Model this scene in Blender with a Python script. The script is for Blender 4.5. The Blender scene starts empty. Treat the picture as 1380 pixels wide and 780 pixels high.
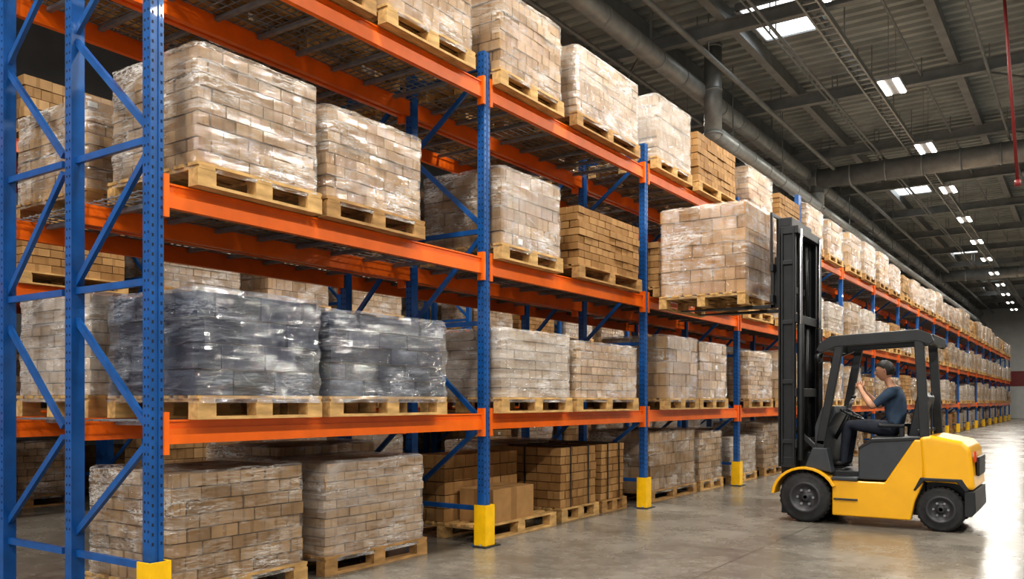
import bpy, bmesh, math, random
from mathutils import Vector, Matrix, noise
R = random.Random(7)
scene = bpy.context.scene
COL = scene.collection

# ------------------------------------------------------------------ materials
def new_mat(name):
    m = bpy.data.materials.new(name); m.use_nodes = True
    nt = m.node_tree; nt.nodes.clear()
    out = nt.nodes.new('ShaderNodeOutputMaterial')
    return m, nt, out
def N(nt, t, **kw):
    n = nt.nodes.new(t)
    for k, v in kw.items():
        if k in n.inputs: n.inputs[k].default_value = v
        else: setattr(n, k, v)
    return n
def L(nt, a, b): nt.links.new(a, b)
def ramp(nt, stops):
    r = nt.nodes.new('ShaderNodeValToRGB')
    e = r.color_ramp.elements
    while len(e) < len(stops): e.new(0.5)
    for i, (p, c) in enumerate(stops):
        e[i].position = p
        e[i].color = (c[0], c[1], c[2], 1) if not isinstance(c, (int, float)) else (c, c, c, 1)
    return r
def simple(name, col, rough=0.5, metal=0.0, var=0.12, scale=6.0, bump=0.0, spec=0.5, stretch=None, coat=0.0):
    m, nt, out = new_mat(name)
    p = N(nt, 'ShaderNodeBsdfPrincipled', Roughness=rough, Metallic=metal)
    p.inputs['Specular IOR Level'].default_value = spec
    p.inputs['Coat Weight'].default_value = coat
    tc = N(nt, 'ShaderNodeTexCoord'); mp = N(nt, 'ShaderNodeMapping')
    if stretch: mp.inputs['Scale'].default_value = stretch
    L(nt, tc.outputs['Object'], mp.inputs['Vector'])
    nz = N(nt, 'ShaderNodeTexNoise', Scale=scale, Detail=6.0)
    L(nt, mp.outputs[0], nz.inputs['Vector'])
    lo = tuple(c * (1 - var) for c in col); hi = tuple(min(1, c * (1 + var)) for c in col)
    r = ramp(nt, [(0.3, lo), (0.7, hi)])
    L(nt, nz.outputs['Fac'], r.inputs[0]); L(nt, r.outputs[0], p.inputs['Base Color'])
    if bump:
        b = N(nt, 'ShaderNodeBump', Strength=bump, Distance=0.01)
        L(nt, nz.outputs['Fac'], b.inputs['Height']); L(nt, b.outputs[0], p.inputs['Normal'])
    L(nt, p.outputs[0], out.inputs[0])
    return m
def emis(name, col, s):
    m, nt, out = new_mat(name)
    e = N(nt, 'ShaderNodeEmission', Strength=s); e.inputs[0].default_value = (*col, 1)
    L(nt, e.outputs[0], out.inputs[0]); return m

def carton(name, c1, c2, tape=True, rough=0.75):
    m, nt, out = new_mat(name)
    p = N(nt, 'ShaderNodeBsdfPrincipled', Roughness=rough)
    p.inputs['Specular IOR Level'].default_value = 0.25
    g = N(nt, 'ShaderNodeNewGeometry'); oi = N(nt, 'ShaderNodeObjectInfo')
    r = ramp(nt, [(0.0, c1), (0.55, tuple((a + b) / 2 for a, b in zip(c1, c2))), (1.0, c2)])
    L(nt, g.outputs['Random Per Island'], r.inputs[0])
    hsv = N(nt, 'ShaderNodeHueSaturation')
    mr = N(nt, 'ShaderNodeMapRange'); mr.inputs['To Min'].default_value = 0.82; mr.inputs['To Max'].default_value = 1.12
    L(nt, oi.outputs['Random'], mr.inputs['Value']); L(nt, mr.outputs[0], hsv.inputs['Value'])
    L(nt, r.outputs[0], hsv.inputs['Color'])
    tc = N(nt, 'ShaderNodeTexCoord')
    nz = N(nt, 'ShaderNodeTexNoise', Scale=9.0, Detail=5.0); L(nt, tc.outputs['Object'], nz.inputs['Vector'])
    mx = N(nt, 'ShaderNodeMix', data_type='RGBA', blend_type='MULTIPLY'); mx.inputs[0].default_value = 0.6
    r2 = ramp(nt, [(0.3, 0.70), (0.7, 1.0)]); L(nt, nz.outputs['Fac'], r2.inputs[0])
    L(nt, hsv.outputs[0], mx.inputs[6]); L(nt, r2.outputs[0], mx.inputs[7])
    last = mx.outputs[2]
    if tape:
        uv = N(nt, 'ShaderNodeUVMap'); sx = N(nt, 'ShaderNodeSeparateXYZ'); L(nt, uv.outputs[0], sx.inputs[0])
        a = N(nt, 'ShaderNodeMath', operation='SUBTRACT'); a.inputs[1].default_value = 0.5; L(nt, sx.outputs[0], a.inputs[0])
        b = N(nt, 'ShaderNodeMath', operation='ABSOLUTE'); L(nt, a.outputs[0], b.inputs[0])
        c = N(nt, 'ShaderNodeMath', operation='LESS_THAN'); c.inputs[1].default_value = 0.07; L(nt, b.outputs[0], c.inputs[0])
        d = N(nt, 'ShaderNodeMath', operation='MULTIPLY'); d.inputs[1].default_value = 0.40; L(nt, c.outputs[0], d.inputs[0])
        m2 = N(nt, 'ShaderNodeMix', data_type='RGBA'); L(nt, d.outputs[0], m2.inputs[0])
        L(nt, last, m2.inputs[6]); m2.inputs[7].default_value = (c1[0] * .6, c1[1] * .55, c1[2] * .5, 1)
        last = m2.outputs[2]
    L(nt, last, p.inputs['Base Color']); L(nt, p.outputs[0], out.inputs[0])
    return m

def film(name, col, lo, hi, rough=0.16, wide=(0.55, 0.82), base=0.05, gl=0.26, cre=.85, cw=.022):
    """clear stretch film: mostly transparent, glossy crinkles, milky overlapping bands, highlight streaks painted in white"""
    m, nt, out = new_mat(name)
    tr = N(nt, 'ShaderNodeBsdfTransparent')
    di = N(nt, 'ShaderNodeBsdfDiffuse'); di.inputs[0].default_value = (*col, 1)
    go = N(nt, 'ShaderNodeBsdfGlossy', Roughness=rough); go.inputs[0].default_value = (0.95, 0.95, 0.95, 1)
    tc = N(nt, 'ShaderNodeTexCoord')
    def streak(sc, ang, nscale, det, dist=0.7):
        mp = N(nt, 'ShaderNodeMapping'); mp.inputs['Scale'].default_value = sc; mp.inputs['Rotation'].default_value = (ang, 0, 0)
        L(nt, tc.outputs['Object'], mp.inputs['Vector'])
        n = N(nt, 'ShaderNodeTexNoise', Scale=nscale, Detail=det, Roughness=0.62); n.inputs['Distortion'].default_value = dist
        L(nt, mp.outputs[0], n.inputs['Vector']); return n.outputs['Fac']
    def math_(op, a, b=None, v=None):
        n = N(nt, 'ShaderNodeMath', operation=op); n.use_clamp = False
        L(nt, a, n.inputs[0])
        if b is not None: L(nt, b, n.inputs[1])
        if v is not None: n.inputs[1].default_value = v
        return n.outputs[0]
    def ridge(o):
        return math_('ABSOLUTE', math_('SUBTRACT', o, v=0.5))
    s1 = streak((1, 1, 10), 0.16, 2.4, 8); s2 = streak((1, 1, 8), -0.6, 2.4, 7); s3 = streak((1, 1, 12), 0.05, 5.0, 4)
    band = streak((0.5, 0.5, 3), 0.12, 2.0, 3)
    rd = math_('MINIMUM', math_('MINIMUM', ridge(s1), ridge(s2)), ridge(s3))
    crease = ramp(nt, [(0.0, 1.0), (cw, 0.0)]); L(nt, rd, crease.inputs[0])
    patch = streak((1.2, 1.2, 2), 0.3, 1.6, 2)
    pr = ramp(nt, [(0.42, 0.12), (0.62, 1.0)]); L(nt, patch, pr.inputs[0])
    bw = ramp(nt, [(wide[0], lo), (wide[1], hi)]); L(nt, math_('MAXIMUM', s1, band), bw.inputs[0])
    cr = math_('MULTIPLY', math_('MULTIPLY', crease.outputs[0], pr.outputs[0]), v=cre)
    fac = math_('MAXIMUM', bw.outputs[0], cr)  # highlight streaks along creases and bands, painted as diffuse white
    bsum = math_('ADD', s1, math_('ADD', s2, s3))
    b = N(nt, 'ShaderNodeBump', Strength=1.0, Distance=0.05); L(nt, bsum, b.inputs['Height'])
    L(nt, b.outputs[0], go.inputs['Normal'])
    a = N(nt, 'ShaderNodeMixShader'); L(nt, fac, a.inputs[0]); L(nt, tr.outputs[0], a.inputs[1]); L(nt, di.outputs[0], a.inputs[2])
    fr = N(nt, 'ShaderNodeLayerWeight', Blend=0.3); L(nt, b.outputs[0], fr.inputs['Normal'])
    gf = math_('ADD', math_('MULTIPLY', fr.outputs['Fresnel'], v=gl), v=base)
    c = N(nt, 'ShaderNodeMixShader'); L(nt, gf, c.inputs[0]); L(nt, a.outputs[0], c.inputs[1]); L(nt, go.outputs[0], c.inputs[2])
    L(nt, c.outputs[0], out.inputs[0]); return m

M = {}
M['blue'] = simple('blue_painted_steel', (0.008, 0.085, 0.28), 0.36, 0.0, 0.18, 8, coat=0.2)
M['orange'] = simple('orange_painted_steel', (0.80, 0.15, 0.008), 0.34, 0.0, 0.1, 5, coat=0.25)
M['hole'] = simple('punched_slot_dark', (0.01, 0.015, 0.03), 0.8)
M['yellow'] = simple('yellow_guard_paint', (0.80, 0.47, 0.005), 0.4, 0.0, 0.12, 10)
M['galv'] = simple('galvanised_wire', (0.25, 0.25, 0.26), 0.45, 0.4, 0.2, 12)
M['wood'] = simple('pallet_pine', (0.52, 0.33, 0.14), 0.75, 0, 0.32, 5, 0.3, 0.2, stretch=(4, 1, 4))
M['wood2'] = simple('pallet_pine_old', (0.38, 0.225, 0.095), 0.8, 0, 0.35, 5, 0.3, 0.2, stretch=(4, 1, 4))
M['kraft'] = carton('kraft_light', (0.27, 0.155, 0.065), (0.50, 0.325, 0.165))
M['kraft2'] = carton('kraft_brown', (0.31, 0.165, 0.06), (0.47, 0.275, 0.115))
M['pale'] = carton('kraft_pale', (0.33, 0.20, 0.095), (0.56, 0.39, 0.225))
M['white'] = carton('whiteish_carton', (0.38, 0.275, 0.175), (0.58, 0.455, 0.33))
M['dark'] = carton('dark_goods', (0.008, 0.012, 0.028), (0.05, 0.066, 0.11), False, 0.35)
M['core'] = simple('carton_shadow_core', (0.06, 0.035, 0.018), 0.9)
M['strap'] = simple('black_strap', (0.02, 0.02, 0.02), 0.5)
M['film'] = film('stretch_film', (0.86, 0.83, 0.78), 0.02, 0.34)
M['filmH'] = film('stretch_film_heavy', (0.86, 0.83, 0.80), 0.06, 0.60, wide=(.48, .8))
M['filmD'] = film('stretch_film_dark', (0.64, 0.68, 0.76), 0.02, 0.46, 0.12, wide=(0.55, 0.80), base=.05, gl=.38, cre=.6, cw=.018)
M['label'] = simple('paper_label', (0.6, 0.59, 0.56), 0.6)
M['duct'] = simple('galvanised_duct', (0.32, 0.335, 0.33), 0.42, 0.4, 0.15, 4)
M['steel'] = simple('grey_roof_steel', (0.23, 0.24, 0.237), 0.55, 0.1, 0.15, 3)
M['red'] = simple('red_pipe_paint', (0.17, 0.015, 0.015), 0.5)
M['lamp'] = emis('lamp_tube', (1, 0.98, 0.94), 14)
M['sky'] = emis('skylight_glow', (0.93, 0.97, 1.0), 3)
M['housing'] = simple('lamp_housing', (0.35, 0.35, 0.35), 0.4)
M['fy'] = simple('truck_yellow', (0.76, 0.39, 0.004), 0.3, 0, 0.06, 4, coat=0.4)
M['fblack'] = simple('truck_black', (0.016, 0.018, 0.020), 0.42, 0, 0.2, 8)
M['fgrey'] = simple('truck_dark_grey', (0.04, 0.045, 0.052), 0.5, 0, 0.12, 8)
M['rubber'] = simple('tyre_rubber', (0.02, 0.02, 0.021), 0.7, 0, 0.3, 20, 0.2)
M['rim'] = simple('wheel_rim', (0.05, 0.05, 0.055), 0.45, 0.2)
M['chrome'] = simple('chrome_rod', (0.6, 0.6, 0.62), 0.2, 1.0)
M['rearlamp'] = simple('rear_lamp_red', (0.6, 0.03, 0.02), 0.3)
M['skin'] = simple('skin', (0.50, 0.27, 0.17), 0.5, 0, 0.08, 10)
M['hair'] = simple('black_hair', (0.012, 0.010, 0.009), 0.55, 0, 0.3, 60, 0.3)
M['shirt'] = simple('navy_tshirt', (0.028, 0.052, 0.09), 0.8, 0, 0.2, 14, 0.2)
M['pants'] = simple('dark_trousers', (0.018, 0.022, 0.035), 0.85, 0, 0.2, 14, 0.2)
M['shoe'] = simple('work_shoe', (0.02, 0.018, 0.016), 0.5)
M['eye'] = simple('eye_white', (0.75, 0.73, 0.70), 0.3)
M['lip'] = simple('lips', (0.36, 0.13, 0.10), 0.5)
M['phone'] = simple('phone_white', (0.75, 0.76, 0.78), 0.3)

def concrete():
    m, nt, out = new_mat('polished_concrete')
    p = N(nt, 'ShaderNodeBsdfPrincipled'); tc = N(nt, 'ShaderNodeTexCoord')
    n1 = N(nt, 'ShaderNodeTexNoise', Scale=0.7, Detail=9.0, Roughness=0.68); L(nt, tc.outputs['Object'], n1.inputs['Vector'])
    n2 = N(nt, 'ShaderNodeTexNoise', Scale=7.0, Detail=8.0, Roughness=0.7); L(nt, tc.outputs['Object'], n2.inputs['Vector'])
    r1 = ramp(nt, [(0.32, (0.115, 0.104, 0.088)), (0.50, (0.19, 0.174, 0.15)), (0.68, (0.27, 0.248, 0.216))])
    r2 = ramp(nt, [(0.3, 0.58), (0.65, 1.0)])
    L(nt, n1.outputs['Fac'], r1.inputs[0]); L(nt, n2.outputs['Fac'], r2.inputs[0])
    mx = N(nt, 'ShaderNodeMix', data_type='RGBA', blend_type='MULTIPLY'); mx.inputs[0].default_value = 0.8
    L(nt, r1.outputs[0], mx.inputs[6]); L(nt, r2.outputs[0], mx.inputs[7])
    sx = N(nt, 'ShaderNodeSeparateXYZ'); L(nt, tc.outputs['Object'], sx.inputs[0])
    js = []
    for ax, per, off in ((0, 4.0, 2.6), (1, 5.0, 1.0)):
        a = N(nt, 'ShaderNodeMath', operation='ADD'); a.inputs[1].default_value = off + 400; L(nt, sx.outputs[ax], a.inputs[0])
        b = N(nt, 'ShaderNodeMath', operation='MODULO'); b.inputs[1].default_value = per; L(nt, a.outputs[0], b.inputs[0])
        c = N(nt, 'ShaderNodeMath', operation='LESS_THAN'); c.inputs[1].default_value = 0.012; L(nt, b.outputs[0], c.inputs[0]); js.append(c)
    j = N(nt, 'ShaderNodeMath', operation='MAXIMUM'); L(nt, js[0].outputs[0], j.inputs[0]); L(nt, js[1].outputs[0], j.inputs[1])
    m2 = N(nt, 'ShaderNodeMix', data_type='RGBA'); L(nt, j.outputs[0], m2.inputs[0]); L(nt, mx.outputs[2], m2.inputs[6]); m2.inputs[7].default_value = (0.06, 0.055, 0.05, 1)
    L(nt, m2.outputs[2], p.inputs['Base Color'])
    rr = ramp(nt, [(0.3, 0.17), (0.7, 0.36)]); L(nt, n1.outputs['Fac'], rr.inputs[0]); L(nt, rr.outputs[0], p.inputs['Roughness'])
    p.inputs['Specular IOR Level'].default_value = 0.42
    bp = N(nt, 'ShaderNodeBump', Strength=0.08, Distance=0.01); L(nt, n2.outputs['Fac'], bp.inputs['Height']); L(nt, bp.outputs[0], p.inputs['Normal'])
    L(nt, p.outputs[0], out.inputs[0]); return m
M['concrete'] = concrete()
M['roof'] = simple('corrugated_roof_sheet', (0.34, 0.365, 0.352), 0.5, 0.1, 0.2, 1.2)
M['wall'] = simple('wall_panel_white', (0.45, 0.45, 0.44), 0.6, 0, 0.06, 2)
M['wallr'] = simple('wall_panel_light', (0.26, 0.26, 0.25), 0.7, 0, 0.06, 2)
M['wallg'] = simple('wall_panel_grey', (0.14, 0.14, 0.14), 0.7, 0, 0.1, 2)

# ------------------------------------------------------------------ mesh builder
class MB:
    def __init__(s): s.v = []; s.f = []; s.m = []; s.uv = []; s.sm = []; s.mats = []
    def mi(s, k):
        if k not in s.mats: s.mats.append(k)
        return s.mats.index(k)
    def face(s, idx, mk, uv=None, smooth=False):
        s.f.append(idx); s.m.append(s.mi(mk)); s.sm.append(smooth)
        s.uv.extend(uv if uv else [(0, 0)] * len(idx))
    def box(s, c, d, mk, rz=0.0, mat=None):
        b = len(s.v); x, y, z = d[0] / 2, d[1] / 2, d[2] / 2
        co, si = math.cos(rz), math.sin(rz)
        for dx, dy, dz in ((-x, -y, -z), (x, -y, -z), (x, y, -z), (-x, y, -z), (-x, -y, z), (x, -y, z), (x, y, z), (-x, y, z)):
            if mat is not None:
                q = mat @ Vector((dx, dy, dz)); s.v.append((c[0] + q.x, c[1] + q.y, c[2] + q.z))
            else: s.v.append((c[0] + dx * co - dy * si, c[1] + dx * si + dy * co, c[2] + dz))
        U = [(0, 0), (1, 0), (1, 1), (0, 1)]
        for q in ((0, 1, 5, 4), (1, 2, 6, 5), (2, 3, 7, 6), (3, 0, 4, 7), (4, 5, 6, 7), (3, 2, 1, 0)):
            s.face([b + i for i in q], mk, U)
    def bb(s, x0, x1, y0, y1, z0, z1, mk):
        s.box(((x0 + x1) / 2, (y0 + y1) / 2, (z0 + z1) / 2), (abs(x1 - x0), abs(y1 - y0), abs(z1 - z0)), mk)
    def bar(s, p0, p1, w, h, mk):
        p0 = Vector(p0); p1 = Vector(p1); d = p1 - p0
        q = d.to_track_quat('X', 'Z').to_matrix()
        s.box((p0 + p1) / 2, (d.length, w, h), mk, mat=q)
    def cyl(s, p0, p1, r, mk, n=12, r1=None, caps=True):
        p0 = Vector(p0); p1 = Vector(p1); q = (p1 - p0).to_track_quat('Z', 'Y').to_matrix(); r1 = r if r1 is None else r1
        b = len(s.v)
        for P, rr in ((p0, r), (p1, r1)):
            for i in range(n):
                a = 2 * math.pi * i / n; s.v.append(tuple(P + q @ Vector((rr * math.cos(a), rr * math.sin(a), 0))))
        for i in range(n):
            j = (i + 1) % n; s.face([b + i, b + j, b + n + j, b + n + i], mk, smooth=True)
        if caps:
            s.face([b + i for i in range(n)][::-1], mk); s.face([b + n + i for i in range(n)], mk)
    def tube(s, pts, r, mk, n=8):
        for a, b in zip(pts[:-1], pts[1:]): s.cyl(a, b, r, mk, n)
        for p in pts[1:-1]: s.sph(p, (r, r, r), mk, n, 6)
    def sph(s, c, rad, mk, nu=12, nv=8):
        b = len(s.v)
        for j in range(1, nv):
            t = math.pi * j / nv
            for i in range(nu):
                a = 2 * math.pi * i / nu
                s.v.append((c[0] + rad[0] * math.sin(t) * math.cos(a), c[1] + rad[1] * math.sin(t) * math.sin(a), c[2] + rad[2] * math.cos(t)))
        s.v.append((c[0], c[1], c[2] + rad[2])); s.v.append((c[0], c[1], c[2] - rad[2])); T = len(s.v) - 2
        for j in range(nv - 2):
            for i in range(nu):
                k = (i + 1) % nu; s.face([b + j * nu + i, b + (j + 1) * nu + i, b + (j + 1) * nu + k, b + j * nu + k], mk, smooth=True)
        for i in range(nu):
            k = (i + 1) % nu
            s.face([T, b + i, b + k], mk, smooth=True); s.face([T + 1, b + (nv - 2) * nu + k, b + (nv - 2) * nu + i], mk, smooth=True)
    def prism(s, prof, y0, y1, mk):
        b = len(s.v); n = len(prof)
        for y in (y0, y1):
            for x, z in prof: s.v.append((x, y, z))
        s.face([b + i for i in range(n)], mk); s.face([b + n + i for i in range(n)][::-1], mk)
        for i in range(n):
            j = (i + 1) % n; s.face([b + j, b + i, b + n + i, b + n + j], mk)
    def lathe_y(s, prof, c, n, mk):
        b = len(s.v)
        for r, y, _ in prof:
            for i in range(n):
                a = 2 * math.pi * i / n; s.v.append((c[0] + r * math.cos(a), c[1] + y, c[2] + r * math.sin(a)))
        for k in range(len(prof) - 1):
            for i in range(n):
                j = (i + 1) % n; s.face([b + k * n + i, b + k * n + j, b + (k + 1) * n + j, b + (k + 1) * n + i], prof[k][2], smooth=True)
    def mesh(s, name):
        me = bpy.data.meshes.new(name); me.from_pydata([tuple(v) for v in s.v], [], s.f)
        for k in s.mats: me.materials.append(M[k])
        me.polygons.foreach_set('material_index', s.m); me.polygons.foreach_set('use_smooth', s.sm)
        ul = me.uv_layers.new(name='UVMap'); flat = [c for uv in s.uv for c in uv]; ul.data.foreach_set('uv', flat)
        me.update(); return me
    def obj(s, name, loc=(0, 0, 0), parent=None, bevel=0, seg=2, fixn=False):
        me = s.mesh(name)
        if fixn:
            bm = bmesh.new(); bm.from_mesh(me); bmesh.ops.recalc_face_normals(bm, faces=bm.faces); bm.to_mesh(me); bm.free()
        o = bpy.data.objects.new(name, me); o.location = loc; COL.objects.link(o)
        if parent: o.parent = parent
        if bevel:
            md = o.modifiers.new('bev', 'BEVEL'); md.width = bevel; md.segments = seg; md.limit_method = 'ANGLE'; md.angle_limit = 0.6
        return o

# ------------------------------------------------------------------ room shell
X0, X1, Y0, Y1, ZR = -17.0, 9.0, -9.0, 80.0, 9.5
b = MB(); b.bb(X0, X1, Y0, Y1, -0.2, 0, 'concrete'); b.obj('floor')
b = MB(); prof = []; y = Y0; per = 0.36
while y < Y1:
    prof += [(y, ZR), (y + 0.15, ZR), (y + 0.19, ZR + 0.09), (y + 0.32, ZR + 0.09)]; y += per
base = len(b.v)
for (yy, zz) in prof: b.v.append((X0, yy, zz)); b.v.append((X1, yy, zz))
for i in range(len(prof) - 1): b.face([2 * i, 2 * i + 1, 2 * i + 3, 2 * i + 2], 'roof')
b.bb(X0, X1, Y0, Y1, ZR + 0.12, ZR + 0.2, 'roof')
b.obj('ceiling')
b = MB(); b.bb(X0 - .2, X1, Y1, Y1 + .2, 0, ZR, 'wall'); b.obj('wall_far')
b = MB(); b.bb(X0, X1, Y1 - .06, Y1, 2.6, 3.8, 'red'); b.obj('trim_1')
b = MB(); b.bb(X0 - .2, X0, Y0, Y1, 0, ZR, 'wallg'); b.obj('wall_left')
b = MB(); b.bb(X1, X1 + .2, Y0, Y1, 0, ZR, 'wallr'); b.obj('unseen_wall_right')  # unseen wall, added so the glossy film reflects something darker

b = MB()
k = -5
while 22 + 5.2 * k < Y1:
    yy = 22 + 5.2 * k; k += 1
    if yy < Y0: continue
    b.bb(X0, X1, yy - .09, yy + .09, 8.86, 8.89, 'steel'); b.bb(X0, X1, yy - .09, yy + .09, 9.12, 9.15, 'steel')
    b.bb(X0, X1, yy - .015, yy + .015, 8.88, 9.13, 'steel')
for xx in (-14.5, -12, -9.6, -7.9, -6.2, -2.6, -0.9, 1.5, 4, 6.5):
    b.bb(xx - .05, xx + .05, Y0, Y1, 9.15, 9.49, 'steel')
    b.bb(xx - .09, xx + .09, Y0, Y1, 9.13, 9.16, 'steel')
for k in range(-4, 11):
    yy = 22 + 5.2 * k
    b.bar((-2.6, yy, 9.1), (1.5, yy + 5.2, 9.1), .05, .05, 'steel'); b.bar((-12, yy + 5.2, 9.1), (-7.9, yy, 9.1), .05, .05, 'steel')
b.obj('roof_beams')
b = MB()
for xx in (-4.42, -4.12): b.bb(xx - .02, xx + .02, Y0, Y1 - .1, 8.66, 8.78, 'duct')
y = Y0
while y < Y1 - .1: b.bb(-4.42, -4.12, y, y + .05, 8.68, 8.71, 'duct'); y += .32
y = Y0 + 1
while y < Y1 - .1:
    b.bb(-4.43, -4.41, y, y + .03, 8.7, 9.48, 'steel'); b.bb(-4.13, -4.11, y, y + .03, 8.7, 9.48, 'steel'); y += 2.6
b.obj('cable_tray')

def ring_duct(b, p0, p1, r, step=1.2):
    b.cyl(p0, p1, r, 'duct', 24)
    p0 = Vector(p0); p1 = Vector(p1); d = (p1 - p0); n = max(1, int(d.length / step)); d.normalize()
    for i in range(n + 1):
        c = p0 + d * i * (p1 - p0).length / n
        b.cyl(c - d * .03, c + d * .03, r * 1.07, 'duct', 24)
b = MB(); ring_duct(b, (-7.45, Y0, 8.5), (-7.45, Y1 - 1, 8.5), .2)
for y in range(-8, 78, 4): b.bb(-7.47, -7.43, y, y + .04, 8.5, 9.48, 'steel')
b.obj('ventilation_duct')
b = MB(); ring_duct(b, (-7.15, 18.7, 7.55), (-7.15, 27.7, 7.55), .17); ring_duct(b, (-7.15, 18.7, 7.5), (-7.15, 18.7, 9.48), .2, .7)
b.sph((-7.15, 18.7, 7.55), (.2, .2, .2), 'duct', 20, 12)
b.sph((-7.15, 27.7, 7.55), (.2, .2, .2), 'duct', 20, 12)
ring_duct(b, (-7.15, 27.7, 7.5), (-7.15, 27.7, 8.4), .2, .4)
b.sph((-7.15, 27.7, 8.4), (.3, .3, .3), 'duct', 20, 12)
ring_duct(b, (-7.15, 27.7, 8.4), (X1, 27.7, 8.4), .3, 1.0)
ring_duct(b, (-7.15, 27.7, 7.55), (-7.15, Y1 - 1, 7.55), .13, 2.5)
for y in range(20, 78, 4): b.bb(-7.16, -7.14, y, y + .03, 7.6, 9.48, 'steel')
b.obj('ventilation_duct')
b = MB(); ring_duct(b, (-7.0, 53.5, 8.4), (X1, 53.5, 8.4), .3, 1.2)
for x in (-6, -3, 0, 3): b.bb(x, x + .03, 53.49, 53.51, 8.4, 9.48, 'steel')
b.obj('ventilation_duct')
b = MB()
b.cyl((-.98, 16.0, 4.95), (-1.26, 16.0, 9.45), .026, 'red', 10); b.cyl((-.98, 16, 4.87), (-.98, 16, 4.97), .045, 'red', 10)
b.obj('sprinkler_pipe')
b = MB()
for xx, zz, rr in ((-5.2, 8.75, .035), (-5.32, 8.75, .02), (-8.6, 8.8, .04), (-10.6, 8.8, .05), (-6.6, 8.6, .06), (-3.3, 9.05, .03), (-1.9, 8.8, .035), (-6.85, 8.9, .03)):
    b.cyl((xx, Y0, zz), (xx, Y1 - .1, zz), rr, 'steel', 8)
    for y in range(-8, 78, 5): b.bb(xx - .01, xx + .01, y, y + .02, zz, 9.48, 'steel')
b.obj('conduit_pipes')

for (sx, sy) in ((-5.35, 17.9), (-5.6, 35), (-5.6, 51), (-5.6, 67), (2.5, 17.9), (2.5, 35), (-12.8, 17.9), (-12.8, 35), (-5.35, 1.5), (2.5, 1.5)):
    b = MB(); b.bb(sx - .6, sx + .6, sy - .9, sy + .9, 9.40, 9.42, 'sky')
    for a in (-.63, .63): b.bb(sx + a - .04, sx + a + .04, sy - .95, sy + .95, 9.36, 9.49, 'steel')
    for a in (-.93, .93): b.bb(sx - .65, sx + .65, sy + a - .04, sy + a + .04, 9.36, 9.49, 'steel')
    b.obj('skylight')

b = MB(); b.bb(-.22, .22, -.50, .50, 0, .06, 'housing')
for a in (-.14, .14): b.bb(a - .05, a + .05, -.46, .46, -.02, 0.0, 'lamp')
for a in (-.4, .4): b.bb(-.006, .006, a - .006, a + .006, .06, 1.45, 'steel')
lamp_me = b.mesh('high_bay_lamp')
def lamp(x, y, e):
    o = bpy.data.objects.new('high_bay_lamp', lamp_me); o.location = (x, y, 8.0); COL.objects.link(o)
    ld = bpy.data.lights.new('lamp_light', 'AREA'); ld.shape = 'RECTANGLE'; ld.size = .4; ld.size_y = .95; ld.energy = e; ld.color = (1, .95, .865)
    lo = bpy.data.objects.new('lamp_light', ld); lo.location = (0, 0, -.04); lo.parent = o; COL.objects.link(lo)
for k in range(-5, 11):
    y = 19.3 + 5.2 * k
    if y > 77: break
    lamp(-3.45 - max(0, y - 19) * .022, y, 310 if y < 40 else 210)
    lamp(3.3, y, 350 if y < 30 else 190)  # added lamp row out of view, lights load fronts from the aisle side
    if k % 2 == 0 and y < 60: lamp(-8.6, y + 1, 300)  # added lamp row, brightens the area behind the front racks

# ------------------------------------------------------------------ pallet + loads
PH = 0.155
def pallet(b, w, d, mk='wood'):
    t = .021
    for i in range(3):
        x = -(.05 + (d - .1) * i / 2); b.bb(x - .05, x + .05, 0, w, 0, t, mk)
        for j in range(3):
            y = .07 + (w - .14) * j / 2; b.bb(x - .049, x + .049, y - .07, y + .07, t, PH - 2 * t, mk)
    for j in range(3):
        y = .07 + (w - .14) * j / 2; b.bb(-d, 0, y - .06, y + .06, PH - 2 * t, PH - t, mk)
    n = 7
    for i in range(n):
        x = -(.055 + (d - .11) * i / (n - 1)); b.bb(x - .052, x + .052, 0, w, PH - t, PH, mk)

def cuts(total, n, shift):
    s = total / n
    c = [i * s for i in range(n + 1)] if not shift else [0, s / 2] + [s / 2 + i * s for i in range(1, n)] + [total]
    for i in range(1, len(c) - 1): c[i] += R.uniform(-.12, .12) * s
    return c

def cartons(b, w, d, h, ny, nx, nz, mk, x0=-.03, y0=.03, z0=PH, jit=.006, lab=.0, bond=True):
    rh = h / nz
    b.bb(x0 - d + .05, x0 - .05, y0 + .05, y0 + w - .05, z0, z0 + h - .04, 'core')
    for k in range(nz):
        cy = cuts(w, ny, bond and k % 2); cx = cuts(d, nx, bond and k % 2)
        oy = R.uniform(-jit, jit) * 1.5; ox = R.uniform(-jit, jit)
        for i in range(len(cx) - 1):
            for j in range(len(cy) - 1):
                if not (i == 0 or i == len(cx) - 2 or j == 0 or j == len(cy) - 2 or k == nz - 1): continue
                sx = cx[i + 1] - cx[i]; sy = cy[j + 1] - cy[j]; g = .010
                c = (x0 - (cx[i] + sx / 2) + ox + R.uniform(-jit, jit), y0 + cy[j] + sy / 2 + oy + R.uniform(-jit, jit) * .4, z0 + (k + .5) * rh)
                b.box(c, (sx - g, sy - g, rh - .008), mk, R.uniform(-.016, .016))
                if lab and i == 0 and R.random() < lab:
                    b.bb(c[0] + sx / 2 - .002, c[0] + sx / 2 + .010, c[1] - .04, c[1] + .03, c[2] - rh * .25, c[2] + rh * .2, 'label')

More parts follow.
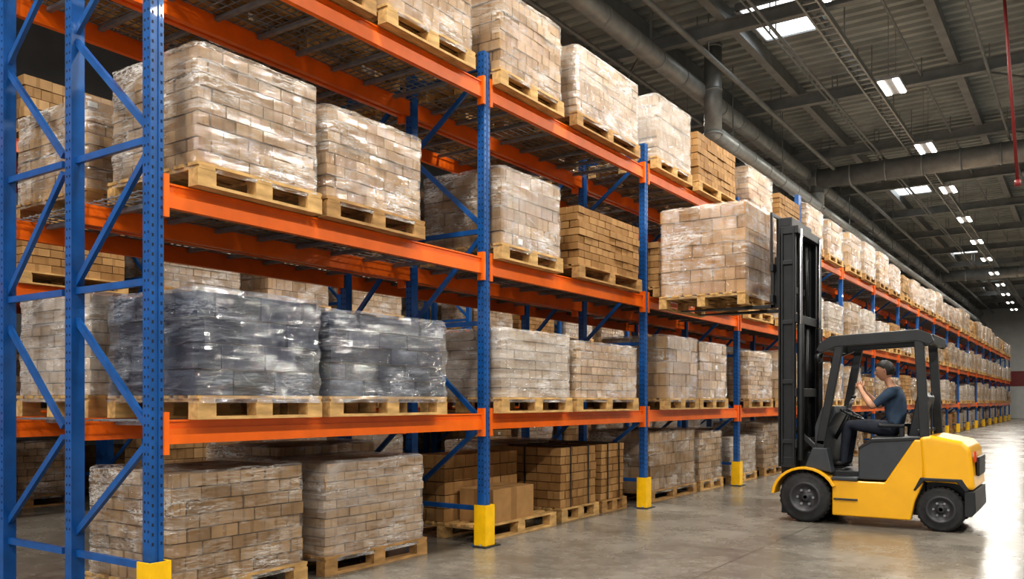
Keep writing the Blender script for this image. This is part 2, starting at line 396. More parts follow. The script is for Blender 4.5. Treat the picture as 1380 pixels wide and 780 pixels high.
def wrap(b, w, d, h, mk, x0=-.03, y0=.03, z0=PH, amp=.012, off=.018, seed=0):
    r = .05; x1 = x0 - d; y1 = y0 + w
    pts = []
    def line(p, q, n):
        for i in range(n): t = i / n; pts.append((p[0] + (q[0] - p[0]) * t, p[1] + (q[1] - p[1]) * t))
    ax, bx, ay, by = x0 + off, x1 - off, y0 - off, y1 + off
    line((ax, ay + r), (ax, by - r), 22); line((ax, by - r), (ax - r, by), 3); line((ax - r, by), (bx + r, by), 14); line((bx + r, by), (bx, by - r), 3)
    line((bx, by - r), (bx, ay + r), 22); line((bx, ay + r), (bx + r, ay), 3); line((bx + r, ay), (ax - r, ay), 18); line((ax - r, ay), (ax, ay + r), 3)
    n = len(pts); nr = 26; base = len(b.v); cx = (ax + bx) / 2; cy = (ay + by) / 2
    rows = []
    for k in range(nr + 1):
        z = z0 - .05 + (h + .06) * k / nr; rows.append((z, 1.0))
    rows += [(z0 + h + .022, .97), (z0 + h + .02, .8), (z0 + h + .016, .45), (z0 + h + .014, .05)]
    for z, s in rows:
        for (x, y) in pts:
            q = Vector((x * 3.0 + seed * 7.3, y * 3.0, z * 14)); dn = noise.noise(q) * amp + noise.noise(q * 2.7) * amp * .5
            dx, dy = x - cx, y - cy; l = math.hypot(dx, dy)
            b.v.append((cx + dx * s + dx / l * dn, cy + dy * s + dy / l * dn, z + (noise.noise(Vector((x * 5, y * 5, seed))) * .012 if s < .99 else 0)))
    for k in range(len(rows) - 1):
        for i in range(n):
            j = (i + 1) % n; b.face([base + k * n + i, base + k * n + j, base + (k + 1) * n + j, base + (k + 1) * n + i], mk, smooth=True)

def straps(b, w, d, h, ys, x0=-.03, y0=.03, z0=PH):
    for f in ys:
        y = y0 + w * f
        b.bb(x0 + .008, x0 + .016, y - .01, y + .01, z0 - .02, z0 + h + .01, 'strap'); b.bb(x0 - d, x0 + .012, y - .01, y + .01, z0 + h, z0 + h + .012, 'strap')
        b.bb(x0 - d - .014, x0 - d - .008, y - .01, y + .01, z0 - .02, z0 + h + .01, 'strap')
    x = x0 - d * .5
    b.bb(x - .01, x + .01, y0 - .014, y0 - .008, z0 - .02, z0 + h + .01, 'strap')

_seed = [0]
def load_mesh(w, d, h, kind, ny=None, nz=None, nx=None):
    _seed[0] += 1; sd = _seed[0]
    b = MB(); pallet(b, w, d, 'wood' if R.random() < .7 else 'wood2')
    gw, gd = w - .06, d - .06
    K = dict(kraft=('kraft', 5, 8, 'film'), small=('kraft', 6, 10, 'film'), pale=('pale', 5, 8, 'film'), white=('white', 6, 8, 'filmH'), heavy=('pale', 5, 8, 'filmH'),
             brown=('kraft2', 4, 7, None), strapped=('kraft2', 3, 7, None), dark=('dark', 4, 5, 'filmD'), big=('kraft', 4, 5, None), bigw=('kraft', 4, 5, 'film'))[kind]
    mk, a, c, wr = K; ny = ny or a; nz = nz or c; nx = nx or max(2, int(ny * d / w))
    cartons(b, gw, gd, h, ny, nx, nz, mk, jit=.016 if kind == 'dark' else .008, lab=.04 if kind in ('kraft', 'bigw', 'big') else 0)
    if wr: wrap(b, gw, gd, h, wr, seed=sd, amp=.026 if kind == 'dark' else .013, off=.045 if kind == 'dark' else .024)
    if kind in ('strapped', ): straps(b, gw, gd, h, (.25, .75))
    return b.mesh('palletized_cartons')
def place(me, x, y, z, rz=0, name='palletized_cartons', sc=None):
    o = bpy.data.objects.new(name, me); o.location = (x, y, z); o.rotation_euler[2] = rz
    if sc: o.scale = sc
    COL.objects.link(o); return o

LV = [0.0, 1.28, 2.776, 4.46]
XF = -4.70
PITCH, YS = 3.55, 3.1
def L_(lv, y0, y1, h, kind, x=XF, d=1.03, **kw):
    place(load_mesh(y1 - y0, d, h, kind, **kw), x, y0, LV[lv], 0, 'wrapped_pallet_load' if kind not in ('brown', 'strapped', 'big') else 'palletized_cartons')
L_(2, 3.36, 4.42, .76, 'small', ny=5, nz=9)
L_(2, 4.47, 5.60, .68, 'kraft', ny=5, nz=8)
L_(2, 6.74, 7.90, .74, 'kraft', ny=5, nz=6)
L_(2, 8.25, 9.85, .66, 'brown', ny=5, nz=8)
L_(1, 3.36, 4.42, .68, 'dark', ny=3, nz=4)
L_(1, 4.50, 5.90, .64, 'dark', ny=4, nz=5)
L_(1, 6.74, 8.10, .66, 'white', ny=5, nz=7)
L_(1, 8.2, 9.75, .62, 'pale', ny=6, nz=7)
L_(1, 10.6, 11.75, .84, 'bigw'); L_(1, 11.78, 12.95, .82, 'kraft', ny=5, nz=6)
L_(3, 3.85, 5.0, .85, 'kraft')
L_(3, 5.12, 6.32, .85, 'kraft', ny=5, nz=8)
L_(3, 6.72, 7.92, .78, 'small', ny=5, nz=8)
L_(3, 8.2, 9.8, .74, 'heavy', ny=7, nz=9)
L_(3, 10.3, 11.5, .82, 'white', ny=5, nz=6)
L_(3, 11.75, 13.4, .72, 'brown', ny=6, nz=7)
L_(0, 3.39, 4.58, .75, 'small', x=-5.03, d=1.05, ny=5, nz=8)
L_(0, 4.76, 6.02, .74, 'heavy', x=-5.03, d=1.05, ny=5, nz=10)
L_(0, 8.42, 9.32, .70, 'strapped', x=-5.03, d=1.05)
L_(0, 9.40, 10.08, .70, 'strapped', x=-5.03, d=1.05, ny=2, nz=8)
L_(0, 10.75, 12.4, .82, 'bigw', x=-5.0, ny=5, nz=5)
L_(0, 12.55, 13.55, .74, 'pale', x=-5.0)
b = MB(); pallet(b, 1.42, 1.05)
cartons(b, 1.34, .50, .68, 4, 2, 5, 'kraft2', x0=-.50)
b.box((-.25, .62, PH + .17), (.42, .78, .34), 'kraft2', .02)
b.bb(-.46, -.04, .60, .66, PH + .338, PH + .343, 'kraft')
place(b.mesh('palletized_cartons'), -4.98, 6.80, 0)

lib = []
for i, (kd, w, h) in enumerate((('kraft', 1.3, .72), ('pale', 1.3, .8), ('brown', 1.35, .68), ('bigw', 1.3, .78), ('heavy', 1.3, .74), ('white', 1.35, .7), ('small', 1.3, .8), ('big', 1.3, .66), ('dark', 1.3, .66))):
    lib.append((load_mesh(w, 1.03, h, kd), w))
def generic(x, ylist, lv, nodark=True):
    for y in ylist:
        me, w = R.choice(lib[:8] if nodark else lib)
        place(me, x, y + R.uniform(-.04, .04), LV[lv], 0, 'wrapped_pallet_load', (1, 1, R.uniform(.88, 1.1)))
NB = 19
for bay in range(3, NB):
    y = YS + PITCH * bay + .18
    for lv in range(4):
        generic(XF if lv else -5.0, [y, y + 1.72] if R.random() < .93 or lv == 3 else [y + R.choice((0, 1.7))], lv)
generic(XF, [10.4, 12.0], 2)
for bay in range(0, NB):
    y = YS + PITCH * bay + .18
    for lv in range(4):
        if bay > 8 and lv != 3: continue
        if bay < 3 and lv == 3: generic(-5.9, [y, y + 1.72], lv); continue
        generic(-5.9, [y, y + 1.72] if R.random() < .8 else [y + 1.72], lv, not (bay == 0 and lv == 1))
for x in (-10.3, -11.5):
    for bay in range(-1, 7):
        y = YS + PITCH * bay + .18
        for lv in range(4):
            generic(x, [y, y + 1.72] if R.random() < .85 else [y], lv)

# ------------------------------------------------------------------ racking
def upright(b, x, y, top, detail, face=1, mk='blue'):
    w, s = .092, .082
    pr = [(s / 2, -w / 2), (s / 2, -w * .16), (s / 2 - .010, -w * .10), (s / 2 - .010, w * .10), (s / 2, w * .16), (s / 2, w / 2), (-s / 2, w / 2), (-s / 2, -w / 2)]
    base = len(b.v); n = len(pr)
    for z in (0.01, top):
        for px, py in pr: b.v.append((x + px * face, y + py, z))
    for i in range(n):
        j = (i + 1) % n; b.face([base + i, base + j, base + n + j, base + n + i] if face > 0 else [base + j, base + i, base + n + i, base + n + j], mk)
    b.face([base + n + i for i in range(n)], mk)
    b.bb(x - .09, x + .09, y - .08, y + .08, 0, .012, mk)
    if detail:
        z = .5
        while z < top - .05:
            for dy in (-.030, .030):
                b.bb(x + face * (s / 2 - .001), x + face * (s / 2 + .0012), y + dy - .006, y + dy + .006, z, z + .02, 'hole')
            for dx in (-.018, .018): b.bb(x + dx - .006, x + dx + .006, y - w / 2 - .0012, y - w / 2 + .001, z + .02, z + .036, 'hole')
            z += .06
def frame(b, xf, xb, y, top, detail, front=True):
    if front: upright(b, xf, y, top, detail, 1)
    upright(b, xb, y, top, detail, -1)
    a, c = xf - .03, xb + .03
    for z in (.36, 2.15, 3.04, 4.62): b.bar((a, y, z), (c, y, z), .03, .045, 'blue')
    for p, q in (((c, .5), (a, 1.15)), ((a, 1.22), (c, 1.95)), ((c, 2.2), (a, 2.98)), ((a, 3.1), (c, 3.85)), ((c, 3.92), (a, 4.55))):
        b.bar((p[0], y, p[1]), (q[0], y, q[1]), .03, .045, 'blue')
def beam(b, xc, y0, y1, zt, sgn):
    b.bb(xc - .025, xc + .025, y0, y1, zt - .155, zt - .055, 'orange')
    b.bb(xc - .025 + (-.0 if sgn > 0 else .012), xc + .025 - (.012 if sgn > 0 else 0), y0, y1, zt - .055, zt - .012, 'orange')
    b.bb(xc - .025, xc + .025, y0, y1, zt - .012, zt, 'orange')
    for yy in (y0 + .012, y1 - .012):
        b.bb(xc - .03, xc + .045 * sgn, yy - .018, yy + .018, zt - .22, zt + .05, 'orange')
def YU(i): return YS + PITCH * i + (.045 if i == 0 else 0)
def rack(name, xf, xb, nb, start, tall=None, detail=4, front=True):
    b = MB(); n = 0
    for i in range(nb + 1):
        y = YU(i + start)
        top = 4.76
        if i + start == 0: top = 6.2
        frame(b, xf, xb, y, top, i <= detail, front)
        if tall is not None and i == tall: b.bb(xf - .04, xf + .04, y - .09, y + .09, 4.7, 5.5, 'blue')
    for i in range(nb):
        y0 = YU(i + start) + .047; y1 = YU(i + 1 + start) - .047
        for z in LV[1:]:
            beam(b, xf + .01, y0, y1, z, 1); beam(b, xb - .01, y0, y1, z, -1)
            near = i <= 6
            sy = .075 if near else .2
            yy = y0 + .04
            while yy < y1:
                b.bb(xb + .02, xf - .02, yy - .004, yy + .004, z - .012, z - .005, 'galv'); yy += sy
            m = 9 if near else 4
            for k in range(m):
                xx = xb + .05 + (xf - xb - .1) * k / (m - 1); b.bb(xx - .004, xx + .004, y0, y1, z - .019, z - .012, 'galv')
            for k in range(8):
                yy = y0 + .25 + (y1 - y0 - .5) * k / 7; b.bb(xb + .02, xf - .02, yy - .02, yy + .02, z - .05, z - .02, 'galv')
    return b.obj(name)
XA, XB = -4.85, -5.76
rack('pallet_rack', XA, XB, NB, 0, tall=4)
rack('pallet_rack', -5.87, -6.70, NB, 0, detail=2, front=False)
rack('pallet_rack', -10.4, -11.3, 8, -1, detail=-1)
rack('pallet_rack', -11.5, -12.4, 8, -1, detail=-1)
def guard_mesh():
    b = MB(); t = .012; h = .40; a, w = .065, .075
    b.bb(a, a + t, -w, w, 0, h, 'yellow'); b.bb(-.06, a, -w, -w + t, 0, h, 'yellow'); b.bb(-.06, a, w - t, w, 0, h, 'yellow')
    b.bb(-.04, a + .05, -w - .05, w + .05, 0, .012, 'strap')
    for yy in (-w - .03, w + .03): b.cyl((a - .03, yy, .01), (a - .03, yy, .03), .012, 'galv', 8)
    return b.mesh('column_guard')
gm = guard_mesh()
for i in range(NB + 1):
    o = bpy.data.objects.new('column_guard', gm); o.location = (XA, YU(i), 0.0); COL.objects.link(o)
b = MB()
for zz in [4.5 + .07 * i for i in range(16)]: b.bb(-7.02, -7.015, 3.2, 13.6, zz, zz + .005, 'galv')
for i in range(140): b.bb(-7.022, -7.017, 3.2 + i * .075, 3.205 + i * .075, 4.5, 5.6, 'galv')
b.obj('wire_mesh_panel')

# ------------------------------------------------------------------ forklift
FK = bpy.data.objects.new('forklift', None); COL.objects.link(FK)
FK.location = (-2.0, 10.6, 0); FK.rotation_euler[2] = math.pi
def part(b, name, bevel=0, seg=2): return b.obj(name, parent=FK, bevel=bevel, seg=seg, fixn=True)
def wheel(name, x, y, r, w):
    b = MB(); s = 1 if y > 0 else -1
    pr = [(.02, .30 * w, 'rim'), (r * .16, .30 * w, 'rim'), (r * .18, .22 * w, 'rim'), (r * .45, .18 * w, 'rim'), (r * .52, .40 * w, 'rim'), (r * .60, .44 * w, 'rim'), (r * .62, .40 * w, 'rubber'), (r * .86, .50 * w, 'rubber'), (r * .97, .44 * w, 'rubber'), (r, .34 * w, 'rubber'),
          (r, -.34 * w, 'rubber'), (r * .97, -.44 * w, 'rubber'), (r * .6, -.45 * w, 'rubber'), (.02, -.3 * w, 'rubber')]
    b.lathe_y([(a, c * s, m) for a, c, m in pr], (x, y, r), 40, 'rubber')
    for i in range(6):
        a = i * math.pi / 3; px, pz = x + r * .31 * math.cos(a), r + r * .31 * math.sin(a)
        b.cyl((px, y + s * .18 * w, pz), (px, y + s * .28 * w, pz), r * .055, 'galv', 8)
    for i in range(30):
        a = i * 2 * math.pi / 30; q = Matrix.Rotation(-a, 3, 'Y')
        c = Vector((x, y, r)) + q @ Vector((r + .001, 0, 0)); b.box(c, (.014, w * .62, r * .10), 'rubber', mat=q)
    part(b, name)
wheel('front_wheel_near', .74, .46, .285, .22); wheel('front_wheel_far', .74, -.46, .285, .22)
wheel('rear_wheel_near', -.67, .42, .235, .19); wheel('rear_wheel_far', -.67, -.42, .235, .19)
b = MB()
low = [(.44, .10), (-.38, .10), (-.42, .30), (-.50, .50), (-.52, .98), (-.42, .98), (-.12, .50), (.20, .50), (.44, .52)]
b.prism(low, .38, .53, 'fy'); b.prism(low, -.53, -.38, 'fy'); part(b, 'side_skirts', .018, 3)
b = MB(); b.bb(.95, -.5, -.33, .33, .14, .50, 'fblack'); part(b, 'chassis', .01)
b = MB(); b.prism([(.16, .52), (-.14, .52), (-.50, .97), (-.50, 1.0), (.02, .97), (.16, .86)], -.515, .515, 'fgrey')
b.prism([(.16, .88), (.02, .985), (-.52, 1.02), (-.52, .97), (.02, .93), (.16, .84)], -.52, .52, 'fblack')
part(b, 'engine_cover', .02, 3)
b = MB()
cw = [(-.50, .52), (-.46, 1.01), (-.58, 1.03), (-.88, .97), (-.96, .89), (-1.00, .46), (-.90, .46), (-.84, .52), (-.62, .53)]
b.prism(cw, -.54, .54, 'fy'); o = part(b, 'counterweight', .05, 5)
b = MB(); b.prism([(-.90, .45), (-1.00, .45), (-1.01, .24), (-.97, .18), (-.90, .18)], -.53, .53, 'fblack'); b.bb(-.91, -.5, -.30, .30, .18, .52, 'fblack')
arch = [(-.91, .44), (-.83, .54), (-.52, .54), (-.43, .43), (-.41, .43), (-.48, .575), (-.88, .575), (-.95, .46)]
b.prism(arch, .38, .545, 'fblack'); b.prism(arch, -.545, -.38, 'fblack')
b.bb(-1.02, -.99, -.3, .3, .60, .8, 'fblack'); b.bb(-1.0, -.985, .38, .46, .75, .87, 'rearlamp')
part(b, 'rear_bumper', .012)
for s in (1, -1):
    b = MB(); outer = []; inner = []
    for i in range(13):
        a = math.radians(5 + 150 * i / 12)
        outer.append((.74 + .38 * math.cos(a), .285 + .355 * math.sin(a))); inner.append((.74 + .345 * math.cos(a), .285 + .325 * math.sin(a)))
    prof = outer + inner[::-1]
    y0, y1 = (.36, .58) if s > 0 else (-.58, -.36)
    b.prism(prof, y0, y1, 'fy'); part(b, 'front_fender', .006)
b = MB(); b.bb(.14, .98, -.34, .34, .48, .60, 'fblack'); b.bb(.16, .44, .34, .55, .50, .54, 'fgrey'); b.bb(.16, .42, .40, .555, .28, .30, 'fblack')
b.prism([(.55, .58), (.66, .58), (.66, 1.10), (.58, 1.33), (.44, 1.34), (.42, 1.26), (.52, 1.1)], -.42, .42, 'fgrey')
b.prism([(.44, .58), (.74, .64), (.66, .86), (.5, .86)], .36, .53, 'fgrey'); b.prism([(.44, .58), (.74, .64), (.66, .86), (.5, .86)], -.53, -.36, 'fgrey')
b.bb(.66, .95, -.30, .30, .5, .8, 'fblack')
part(b, 'cowl_and_floor', .012)
b = MB()
for s in (.49, -.49):
    b.bar((.57, s, .62), (.57, s, .95), .06, .09, 'fblack')
    b.bar((.575, s, .90), (.36, s, 2.06), .06, .09, 'fblack')
    b.bar((-.52, s, .98), (-.46, s, 2.06), .06, .095, 'fblack')
    roof = [(.40, 2.015), (.56, 1.95), (.62, 1.98), (.58, 2.06), (.46, 2.14), (-.46, 2.175), (-.58, 2.12), (-.61, 2.04), (-.57, 2.0), (-.44, 2.05)]
    b.prism(roof, s - .035, s + .035, 'fblack')
b.bb(.50, .60, -.46, .46, 1.98, 2.08, 'fblack'); b.bb(-.60, -.50, -.46, .46, 2.02, 2.12, 'fblack')
for i in range(8): yy = -.42 + .12 * i; b.bar((.52, yy, 2.10), (-.52, yy, 2.125), .02, .04, 'fblack')
b.bb(-.50, -.44, -.49, .49, 1.05, 1.09, 'fblack')
b.bar((-.50, -.1, 1.0), (-.50, -.1, 1.5), .02, .02, 'fblack')
part(b, 'overhead_guard', .008, 2)
b = MB()
for s in (.36, -.36): b.cyl((.60, s, 1.90), (.66, s, 1.90), .05, 'fblack', 14); b.cyl((.66, s, 1.90), (.665, s, 1.90), .042, 'chrome', 14); b.cyl((.60, s, 1.9), (.56, s, 2.02), .012, 'fblack', 6)
part(b, 'work_lamps')
b = MB(); b.prism([(.06, 1.0), (.08, .955 + .04), (.10, .93), (-.36, .93), (-.38, 1.0)], -.24, .24, 'fblack')
b.prism([(-.30, .96), (-.42, .96), (-.52, 1.44), (-.47, 1.50), (-.40, 1.46)], -.24, .24, 'fblack')
b.bb(.0, -.28, .24, .29, 1.10, 1.14, 'fblack'); b.bb(-.22, -.28, .25, .28, 0.98, 1.12, 'fblack')
b.bb(.0, -.28, -.29, -.24, 1.10, 1.14, 'fblack'); b.bb(-.22, -.28, -.28, -.25, 0.98, 1.12, 'fblack')
part(b, 'driver_seat', .03, 4)
b = MB(); c = Vector((.36, .02, 1.26)); q = Matrix.Rotation(math.radians(-28), 3, 'Y'); P = []
for i in range(24):
    a = 2 * math.pi * i / 24; P.append(c + q @ Vector((.16 * math.cos(a), .16 * math.sin(a), 0)))
P.append(P[0]); b.tube(P, .014, 'fblack', 8)
for i in (0, 8, 16): b.cyl(c, P[i], .01, 'fblack', 6)
b.cyl(c, (.52, .02, .95), .025, 'fblack', 10)
for s in (-.2, -.27, -.34): b.cyl((.44, s, 1.3), (.38, s, 1.44), .007, 'chrome', 6); b.sph((.38, s, 1.45), (.017, .017, .017), 'fblack', 8, 6)
part(b, 'steering_column')
b = MB()
def chan(b, x, y, z0, z1, w, sgn, lip=0.0):
    b.bb(x - .080, x + .080, y - .02 * sgn, y - .004 * sgn, z0, z1, 'fblack')
    for a in (-.075, .058):
        b.bb(x + a, x + a + .020, y + lip * sgn, y - w * sgn, z0, z1, 'fblack')
for s in (1, -1):
    chan(b, .94, s * .50, .66, 3.44, .07, s, .03); chan(b, 1.0, s * .415, .62, 3.56, .06, s, .02)
    b.bb(.90, 1.07, s * .26, s * .33, .06, .85, 'fblack'); b.bb(.86, 1.03, s * .26, s * .51, .62, .74, 'fblack')
    b.cyl((.82, s * .42, .70), (.82, s * .42, 2.3), .040, 'fblack', 12); b.cyl((.82, s * .42, 2.3), (.82, s * .42, 3.42), .024, 'chrome', 12)
    for z in (.9, 1.6, 2.3, 3.0): b.bb(.87, 1.01, s * .50, s * .525, z, z + .05, 'fblack')
for z in (.85, 1.45, 2.32): b.bb(.84, .89, -.51, .51, z, z + .10, 'fblack')
for z in (3.36, ): b.bb(.82, 1.03, -.52, .52, z, z + .09, 'fblack')
b.bb(.92, 1.08, -.43, .43, 3.47, 3.57, 'fblack')
for z in (1.0, 2.7): b.bb(.95, .99, -.40, .40, z, z + .08, 'fblack')
for s in (.43, -.43): b.bar((.55, s * .9, .75), (.86, s * .9, 1.05), .05, .05, 'fblack')
part(b, 'mast', .004)
b = MB()
for s in (-.20, -.14, .10, .16): b.tube([(.92, s, .9), (.90, s, 2.4), (.92, s, 3.42), (.97, s, 3.5), (1.04, s, 3.42), (1.05, s, 2.9)], .013, 'fblack', 6)
for s in (.26, -.26):
    z = .9
    while z < 3.45: b.bb(.95, .97, s - .015, s + .015, z, z + .024, 'rim'); z += .034
b.cyl((.94, -.3, 3.44), (.94, .3, 3.44), .035, 'rim', 12)
part(b, 'lift_chains')
b = MB(); FZ = 2.52
for z in (FZ + .05, FZ + .42): b.bb(1.12, 1.16, -.50, .50, z, z + .09, 'fblack')
for s in (.34, -.34): b.bb(1.0, 1.14, s - .03, s + .03, FZ, FZ + .6, 'fblack')
for s in (-.48, -.24, 0, .24, .48): b.bb(1.13, 1.155, s - .014, s + .014, FZ + .45, FZ + 1.1, 'fblack')
b.bb(1.13, 1.155, -.50, .50, FZ + 1.08, FZ + 1.12, 'fblack')
for s in (.28, -.28): b.bb(1.16, 1.20, s - .055, s + .055, FZ, FZ + .5, 'fblack'); b.prism([(1.16, FZ + .0), (2.36, FZ + .022), (2.36, FZ + .034), (1.2, FZ + .042), (1.16, FZ + .042)], s - .055, s + .055, 'fblack')
part(b, 'carriage_and_forks', .004)
lm_b = MB(); w, d = 1.30, 1.12
pallet(lm_b, w + .02, d)
cartons(lm_b, w - .06, d - .02, 1.08, 4, 4, 7, 'kraft2', x0=-.01)
wrap(lm_b, w - .06, d - .02, 1.08, 'film', x0=-.01, seed=99, amp=.008)
me = lm_b.mesh('lifted_pallet_load')
place(me, -3.42, 10.0, FZ + .043, 0, 'lifted_pallet_load')

# ------------------------------------------------------------------ driver
def P(f, l, z): return Vector((-1.87 - f, 10.6 - l, z))
def skin_mesh(name, chains, root):
    verts = []; rad = []; edges = []; idx = {}
    for ch in chains:
        prev = None
        for key, pos, r in ch:
            if key not in idx: idx[key] = len(verts); verts.append(pos); rad.append(r)
            if prev is not None: edges.append((prev, idx[key]))
            prev = idx[key]
    me = bpy.data.meshes.new(name); me.from_pydata(verts, edges, [])
    o = bpy.data.objects.new(name, me); COL.objects.link(o)
    md = o.modifiers.new('skin', 'SKIN'); md.use_smooth_shade = True
    for i, r in enumerate(rad):
        sv = me.skin_vertices[0].data[i]; sv.radius = r if isinstance(r, tuple) else (r, r); sv.use_root = (i == idx[root])
    ss = o.modifiers.new('sub', 'SUBSURF'); ss.levels = 2; ss.render_levels = 2
    dg = bpy.context.evaluated_depsgraph_get(); dg.update()
    out = bpy.data.meshes.new_from_object(o.evaluated_get(dg))
    bpy.data.objects.remove(o); return out
chains = []
pel = ('pel', P(0, 0, 1.09), .125)
chains.append([pel, ('ab', P(-.015, 0, 1.22), .125), ('ch', P(-.01, 0, 1.36), .135), ('uc', P(.01, 0, 1.47), .115), ('nb', P(.035, 0, 1.555), .058), ('nk', P(.06, 0, 1.62), .052), ('hd', P(.085, 0, 1.68), .05)])
segs = [('shirt', P(0, 0, 1.12), P(.02, 0, 1.53), .14), ('skin', P(.04, 0, 1.60), P(.09, 0, 1.72), .05), ('pants', P(0, 0, 1.05), P(.02, 0, 1.06), .12)]
armj = {}
for s, nm in ((1, 'L'), (-1, 'R')):
    hip = P(.03, .10 * s, 1.07); knee = P(.49, .15 * s, 1.13); ank = P(.53, .15 * s, .715); toe = P(.70, .16 * s, .665)
    chains.append([pel, ('hip' + nm, hip, .098), ('th' + nm, P(.26, .13 * s, 1.105), .085), ('kn' + nm, knee, .064), ('cf' + nm, P(.50, .15 * s, .98), .058), ('an' + nm, ank, .042), ('he' + nm, P(.53, .15 * s, .67), .042), ('bl' + nm, P(.63, .155 * s, .665), .042), ('to' + nm, toe, .032)])
    sh = P(.02, .185 * s, 1.495)
    if s > 0: el = P(.20, .235, 1.33); wr = P(.335, .11, 1.505); pm = P(.362, .085, 1.565)
    else: el = P(.22, -.23, 1.34); wr = P(.34, -.09, 1.50); pm = P(.365, -.065, 1.555)
    chains.append([('uc', P(.01, 0, 1.47), .115), ('cl' + nm, P(.01, .10 * s, 1.505), .075), ('sh' + nm, sh, .066), ('ua' + nm, (sh + el) / 2, .052), ('el' + nm, el, .042), ('fa' + nm, el * .6 + wr * .4, .041), ('wr' + nm, wr, (.027)), ('pm' + nm, pm, .031), ('pe' + nm, pm + (pm - wr).normalized() * .025, .028)])
    segs += [('pants', hip, knee, .09), ('pants', knee, ank, .06), ('shoe', P(.52, .15 * s, .655), toe, .05), ('shirt', sh, sh * .35 + el * .65, .06), ('skin', sh * .2 + el * .8, wr, .04), ('skin', wr, pm + (pm - wr), .035), ('shirt', P(.01, .03 * s, 1.50), sh, .07)]
    armj[nm] = (wr, pm, s)
body = skin_mesh('driver_body', chains, 'pel')
mk = ['shirt', 'skin', 'pants', 'shoe']
for k in mk: body.materials.append(M[k])
def segd(p, a, b):
    d = b - a; t = max(0, min(1, (p - a).dot(d) / d.length_squared)); return (p - (a + d * t)).length
for pl in body.polygons:
    c = pl.center; best = min(segs, key=lambda s: segd(c, s[1], s[2]) - s[3]); pl.material_index = mk.index(best[0]); pl.use_smooth = True
    if c.z > 1.562 - (-1.87 - c.x) * .15 and abs(c.y - 10.6) < .085 and (-1.87 - c.x) < .16: pl.material_index = 1
DR = bpy.data.objects.new('forklift_driver', None); COL.objects.link(DR)
def dpart(me, name):
    o = bpy.data.objects.new(name, me); COL.objects.link(o); o.parent = DR; return o
dpart(body, 'body')
for nm, (wr, pm, s) in armj.items():
    up = (pm - wr).normalized()
    inw = Vector((0, 1 if s > 0 else -1, 0))
    spread = up.cross(inw).normalized()
    base = pm + up * .03
    fl = [.062, .072, .068, .052]
    for i in range(4):
        o0 = base + spread * (-.030 + .020 * i)
        l = fl[i]
        k0 = o0 - up * .02; k1 = o0 + up * .012; k2 = k1 + (up * .75 + inw * .65).normalized() * l * .45; k3 = k2 + (up * .1 + inw * 1.0).normalized() * l * .32; k4 = k3 + (up * -.5 + inw * .8).normalized() * l * .25
        me = skin_mesh('f', [[('a', k0, .010), ('b', k1, .0095), ('c', k2, .0088), ('d', k3, .008), ('e', k4, .0068)]], 'a')
        me.materials.append(M['skin']); dpart(me, 'finger_%s_%d' % (nm, i + 1))
    t0 = pm - up * .012 - spread * .02; t1 = t0 - spread * .028 + up * .018; t2 = t1 - spread * .008 + up * .028 + inw * .014; t3 = t2 + up * .02 + inw * .014
    me = skin_mesh('t', [[('a', t0, .012), ('b', t1, .0115), ('c', t2, .010), ('d', t3, .008)]], 'a')
    me.materials.append(M['skin']); dpart(me, 'thumb_%s' % nm)
b = MB(); b.box(P(.385, .012, 1.60), (.012, .075, .14), 'phone', mat=Matrix.Rotation(math.radians(12), 3, 'Y')); b.obj('mobile_phone', parent=DR, bevel=.004)
def g(a, s): return math.exp(-(a / s) ** 2)
hc = P(.105, 0, 1.745); pitch = math.radians(9)
def headpt(u, extra=0.0):
    f, l, z = u.x, u.y, u.z
    F, Lx, Z = f * .098, l * .077, z * .120
    if z < 0: Lx *= 1 - .30 * (-z) ** 1.6; F *= 1 - (.16 * (-z) ** 2 if f > 0 else .42 * (-z) ** 1.2)
    if f > 0:
        F += .026 * g(l, .16) * g(z + .13, .15) * (1 if z > -.3 else .9) + .010 * g(l, .13) * g(z - .08, .16)
        F += .008 * g(z - .27, .12) * g(l, .6) + .013 * g(z + .80, .18) * g(l, .4) + .007 * g(z + .47, .07) * g(l, .25)
        F -= .010 * g(abs(l) - .36, .16) * g(z - .07, .13)
    elif z > 0: F *= 1.06
    d = Vector((F, Lx, Z)); d *= 1 + extra
    cp, sp = math.cos(pitch), math.sin(pitch)
    return hc + Vector((-(d.x * cp + d.z * sp), -d.y, d.z * cp - d.x * sp))
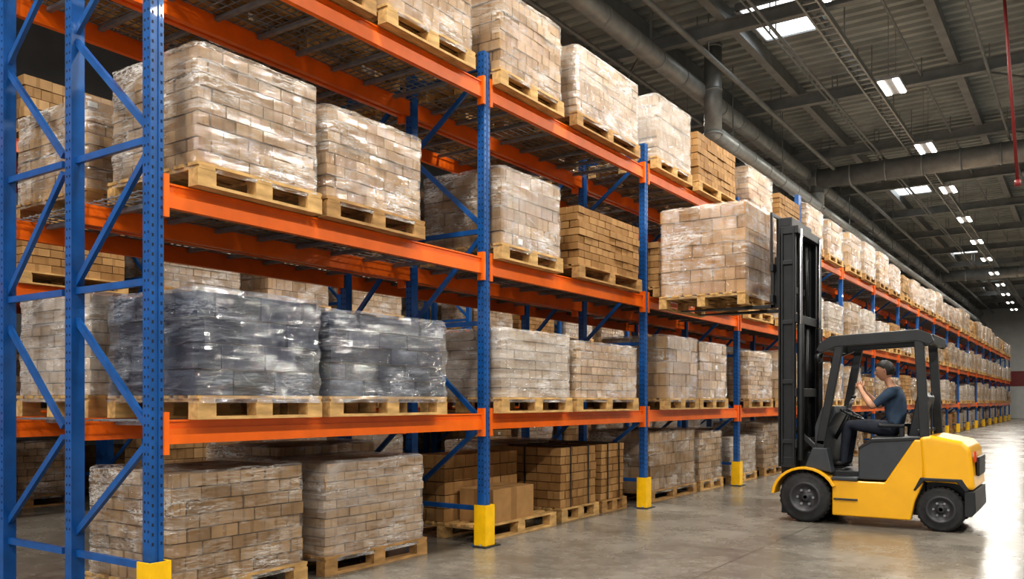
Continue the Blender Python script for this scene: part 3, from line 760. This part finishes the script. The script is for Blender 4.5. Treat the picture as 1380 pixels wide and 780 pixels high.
def headmesh(b, mk, keep, extra, nu=48, nv=36):
    base = len(b.v); us = []
    for j in range(nv + 1):
        t = math.pi * j / nv
        for i in range(nu):
            a = 2 * math.pi * i / nu; u = Vector((math.sin(t) * math.cos(a), math.sin(t) * math.sin(a), math.cos(t))); us.append(u)
            e = extra + (noise.noise(u * 9) * .02 if extra else 0); b.v.append(tuple(headpt(u, e)))
    for j in range(nv):
        for i in range(nu):
            k = (i + 1) % nu; q = [j * nu + i, (j + 1) * nu + i, (j + 1) * nu + k, j * nu + k]
            if all(keep(us[x]) for x in q): b.face([base + x for x in q], mk, smooth=True)
b = MB(); headmesh(b, 'skin', lambda u: True, 0)
for s in (1, -1):
    q = headpt(Vector((.86, .36 * s, .07)).normalized()); b.sph(q + Vector((.006, 0, 0)), (.012, .012, .010), 'eye', 12, 8); b.sph(q + Vector((-.004, 0, 0)), (.0045, .005, .005), 'hair', 8, 6)
    q = headpt(Vector((-.08, 1.0 * s, -.02)).normalized()); b.sph(q, (.018, .009, .032), 'skin', 14, 10); b.sph(q + Vector((.0, -.006 * s, 0)), (.009, .006, .018), 'lip', 8, 6)
    q = headpt(Vector((.88, .36 * s, .25)).normalized()); b.sph(q, (.006, .022, .005), 'hair', 10, 6)
q = headpt(Vector((.93, 0, -.47)).normalized()); b.sph(q + Vector((.004, 0, 0)), (.008, .022, .0055), 'lip', 12, 6)
dpart(b.mesh('head'), 'head')
b = MB()
def hk(u): return u.z > (.50 if u.x > .55 else (.50 - (.55 - u.x) * .75)) or (u.x < -.15 and u.z > -.45)
headmesh(b, 'hair', hk, .085); dpart(b.mesh('hair'), 'hair')

# ------------------------------------------------------------------ world, camera
w = bpy.data.worlds.new('world'); scene.world = w; w.use_nodes = True
w.node_tree.nodes['Background'].inputs[0].default_value = (0.97, 0.97, 1.0, 1); w.node_tree.nodes['Background'].inputs[1].default_value = 1.0
cd = bpy.data.cameras.new('camera'); cam = bpy.data.objects.new('camera', cd); COL.objects.link(cam)
cam.location = (0, 0, 1.4); cam.rotation_euler = (math.radians(90), 0, math.radians(34.2))
cd.sensor_width = 36; cd.lens = 1148 / 1380 * 36; cd.shift_y = 150 / 1380; cd.clip_end = 300
scene.camera = cam
scene.view_settings.view_transform = 'Standard'
try: scene.view_settings.look = 'Medium High Contrast'
except Exception: pass
scene.view_settings.exposure = 0.0
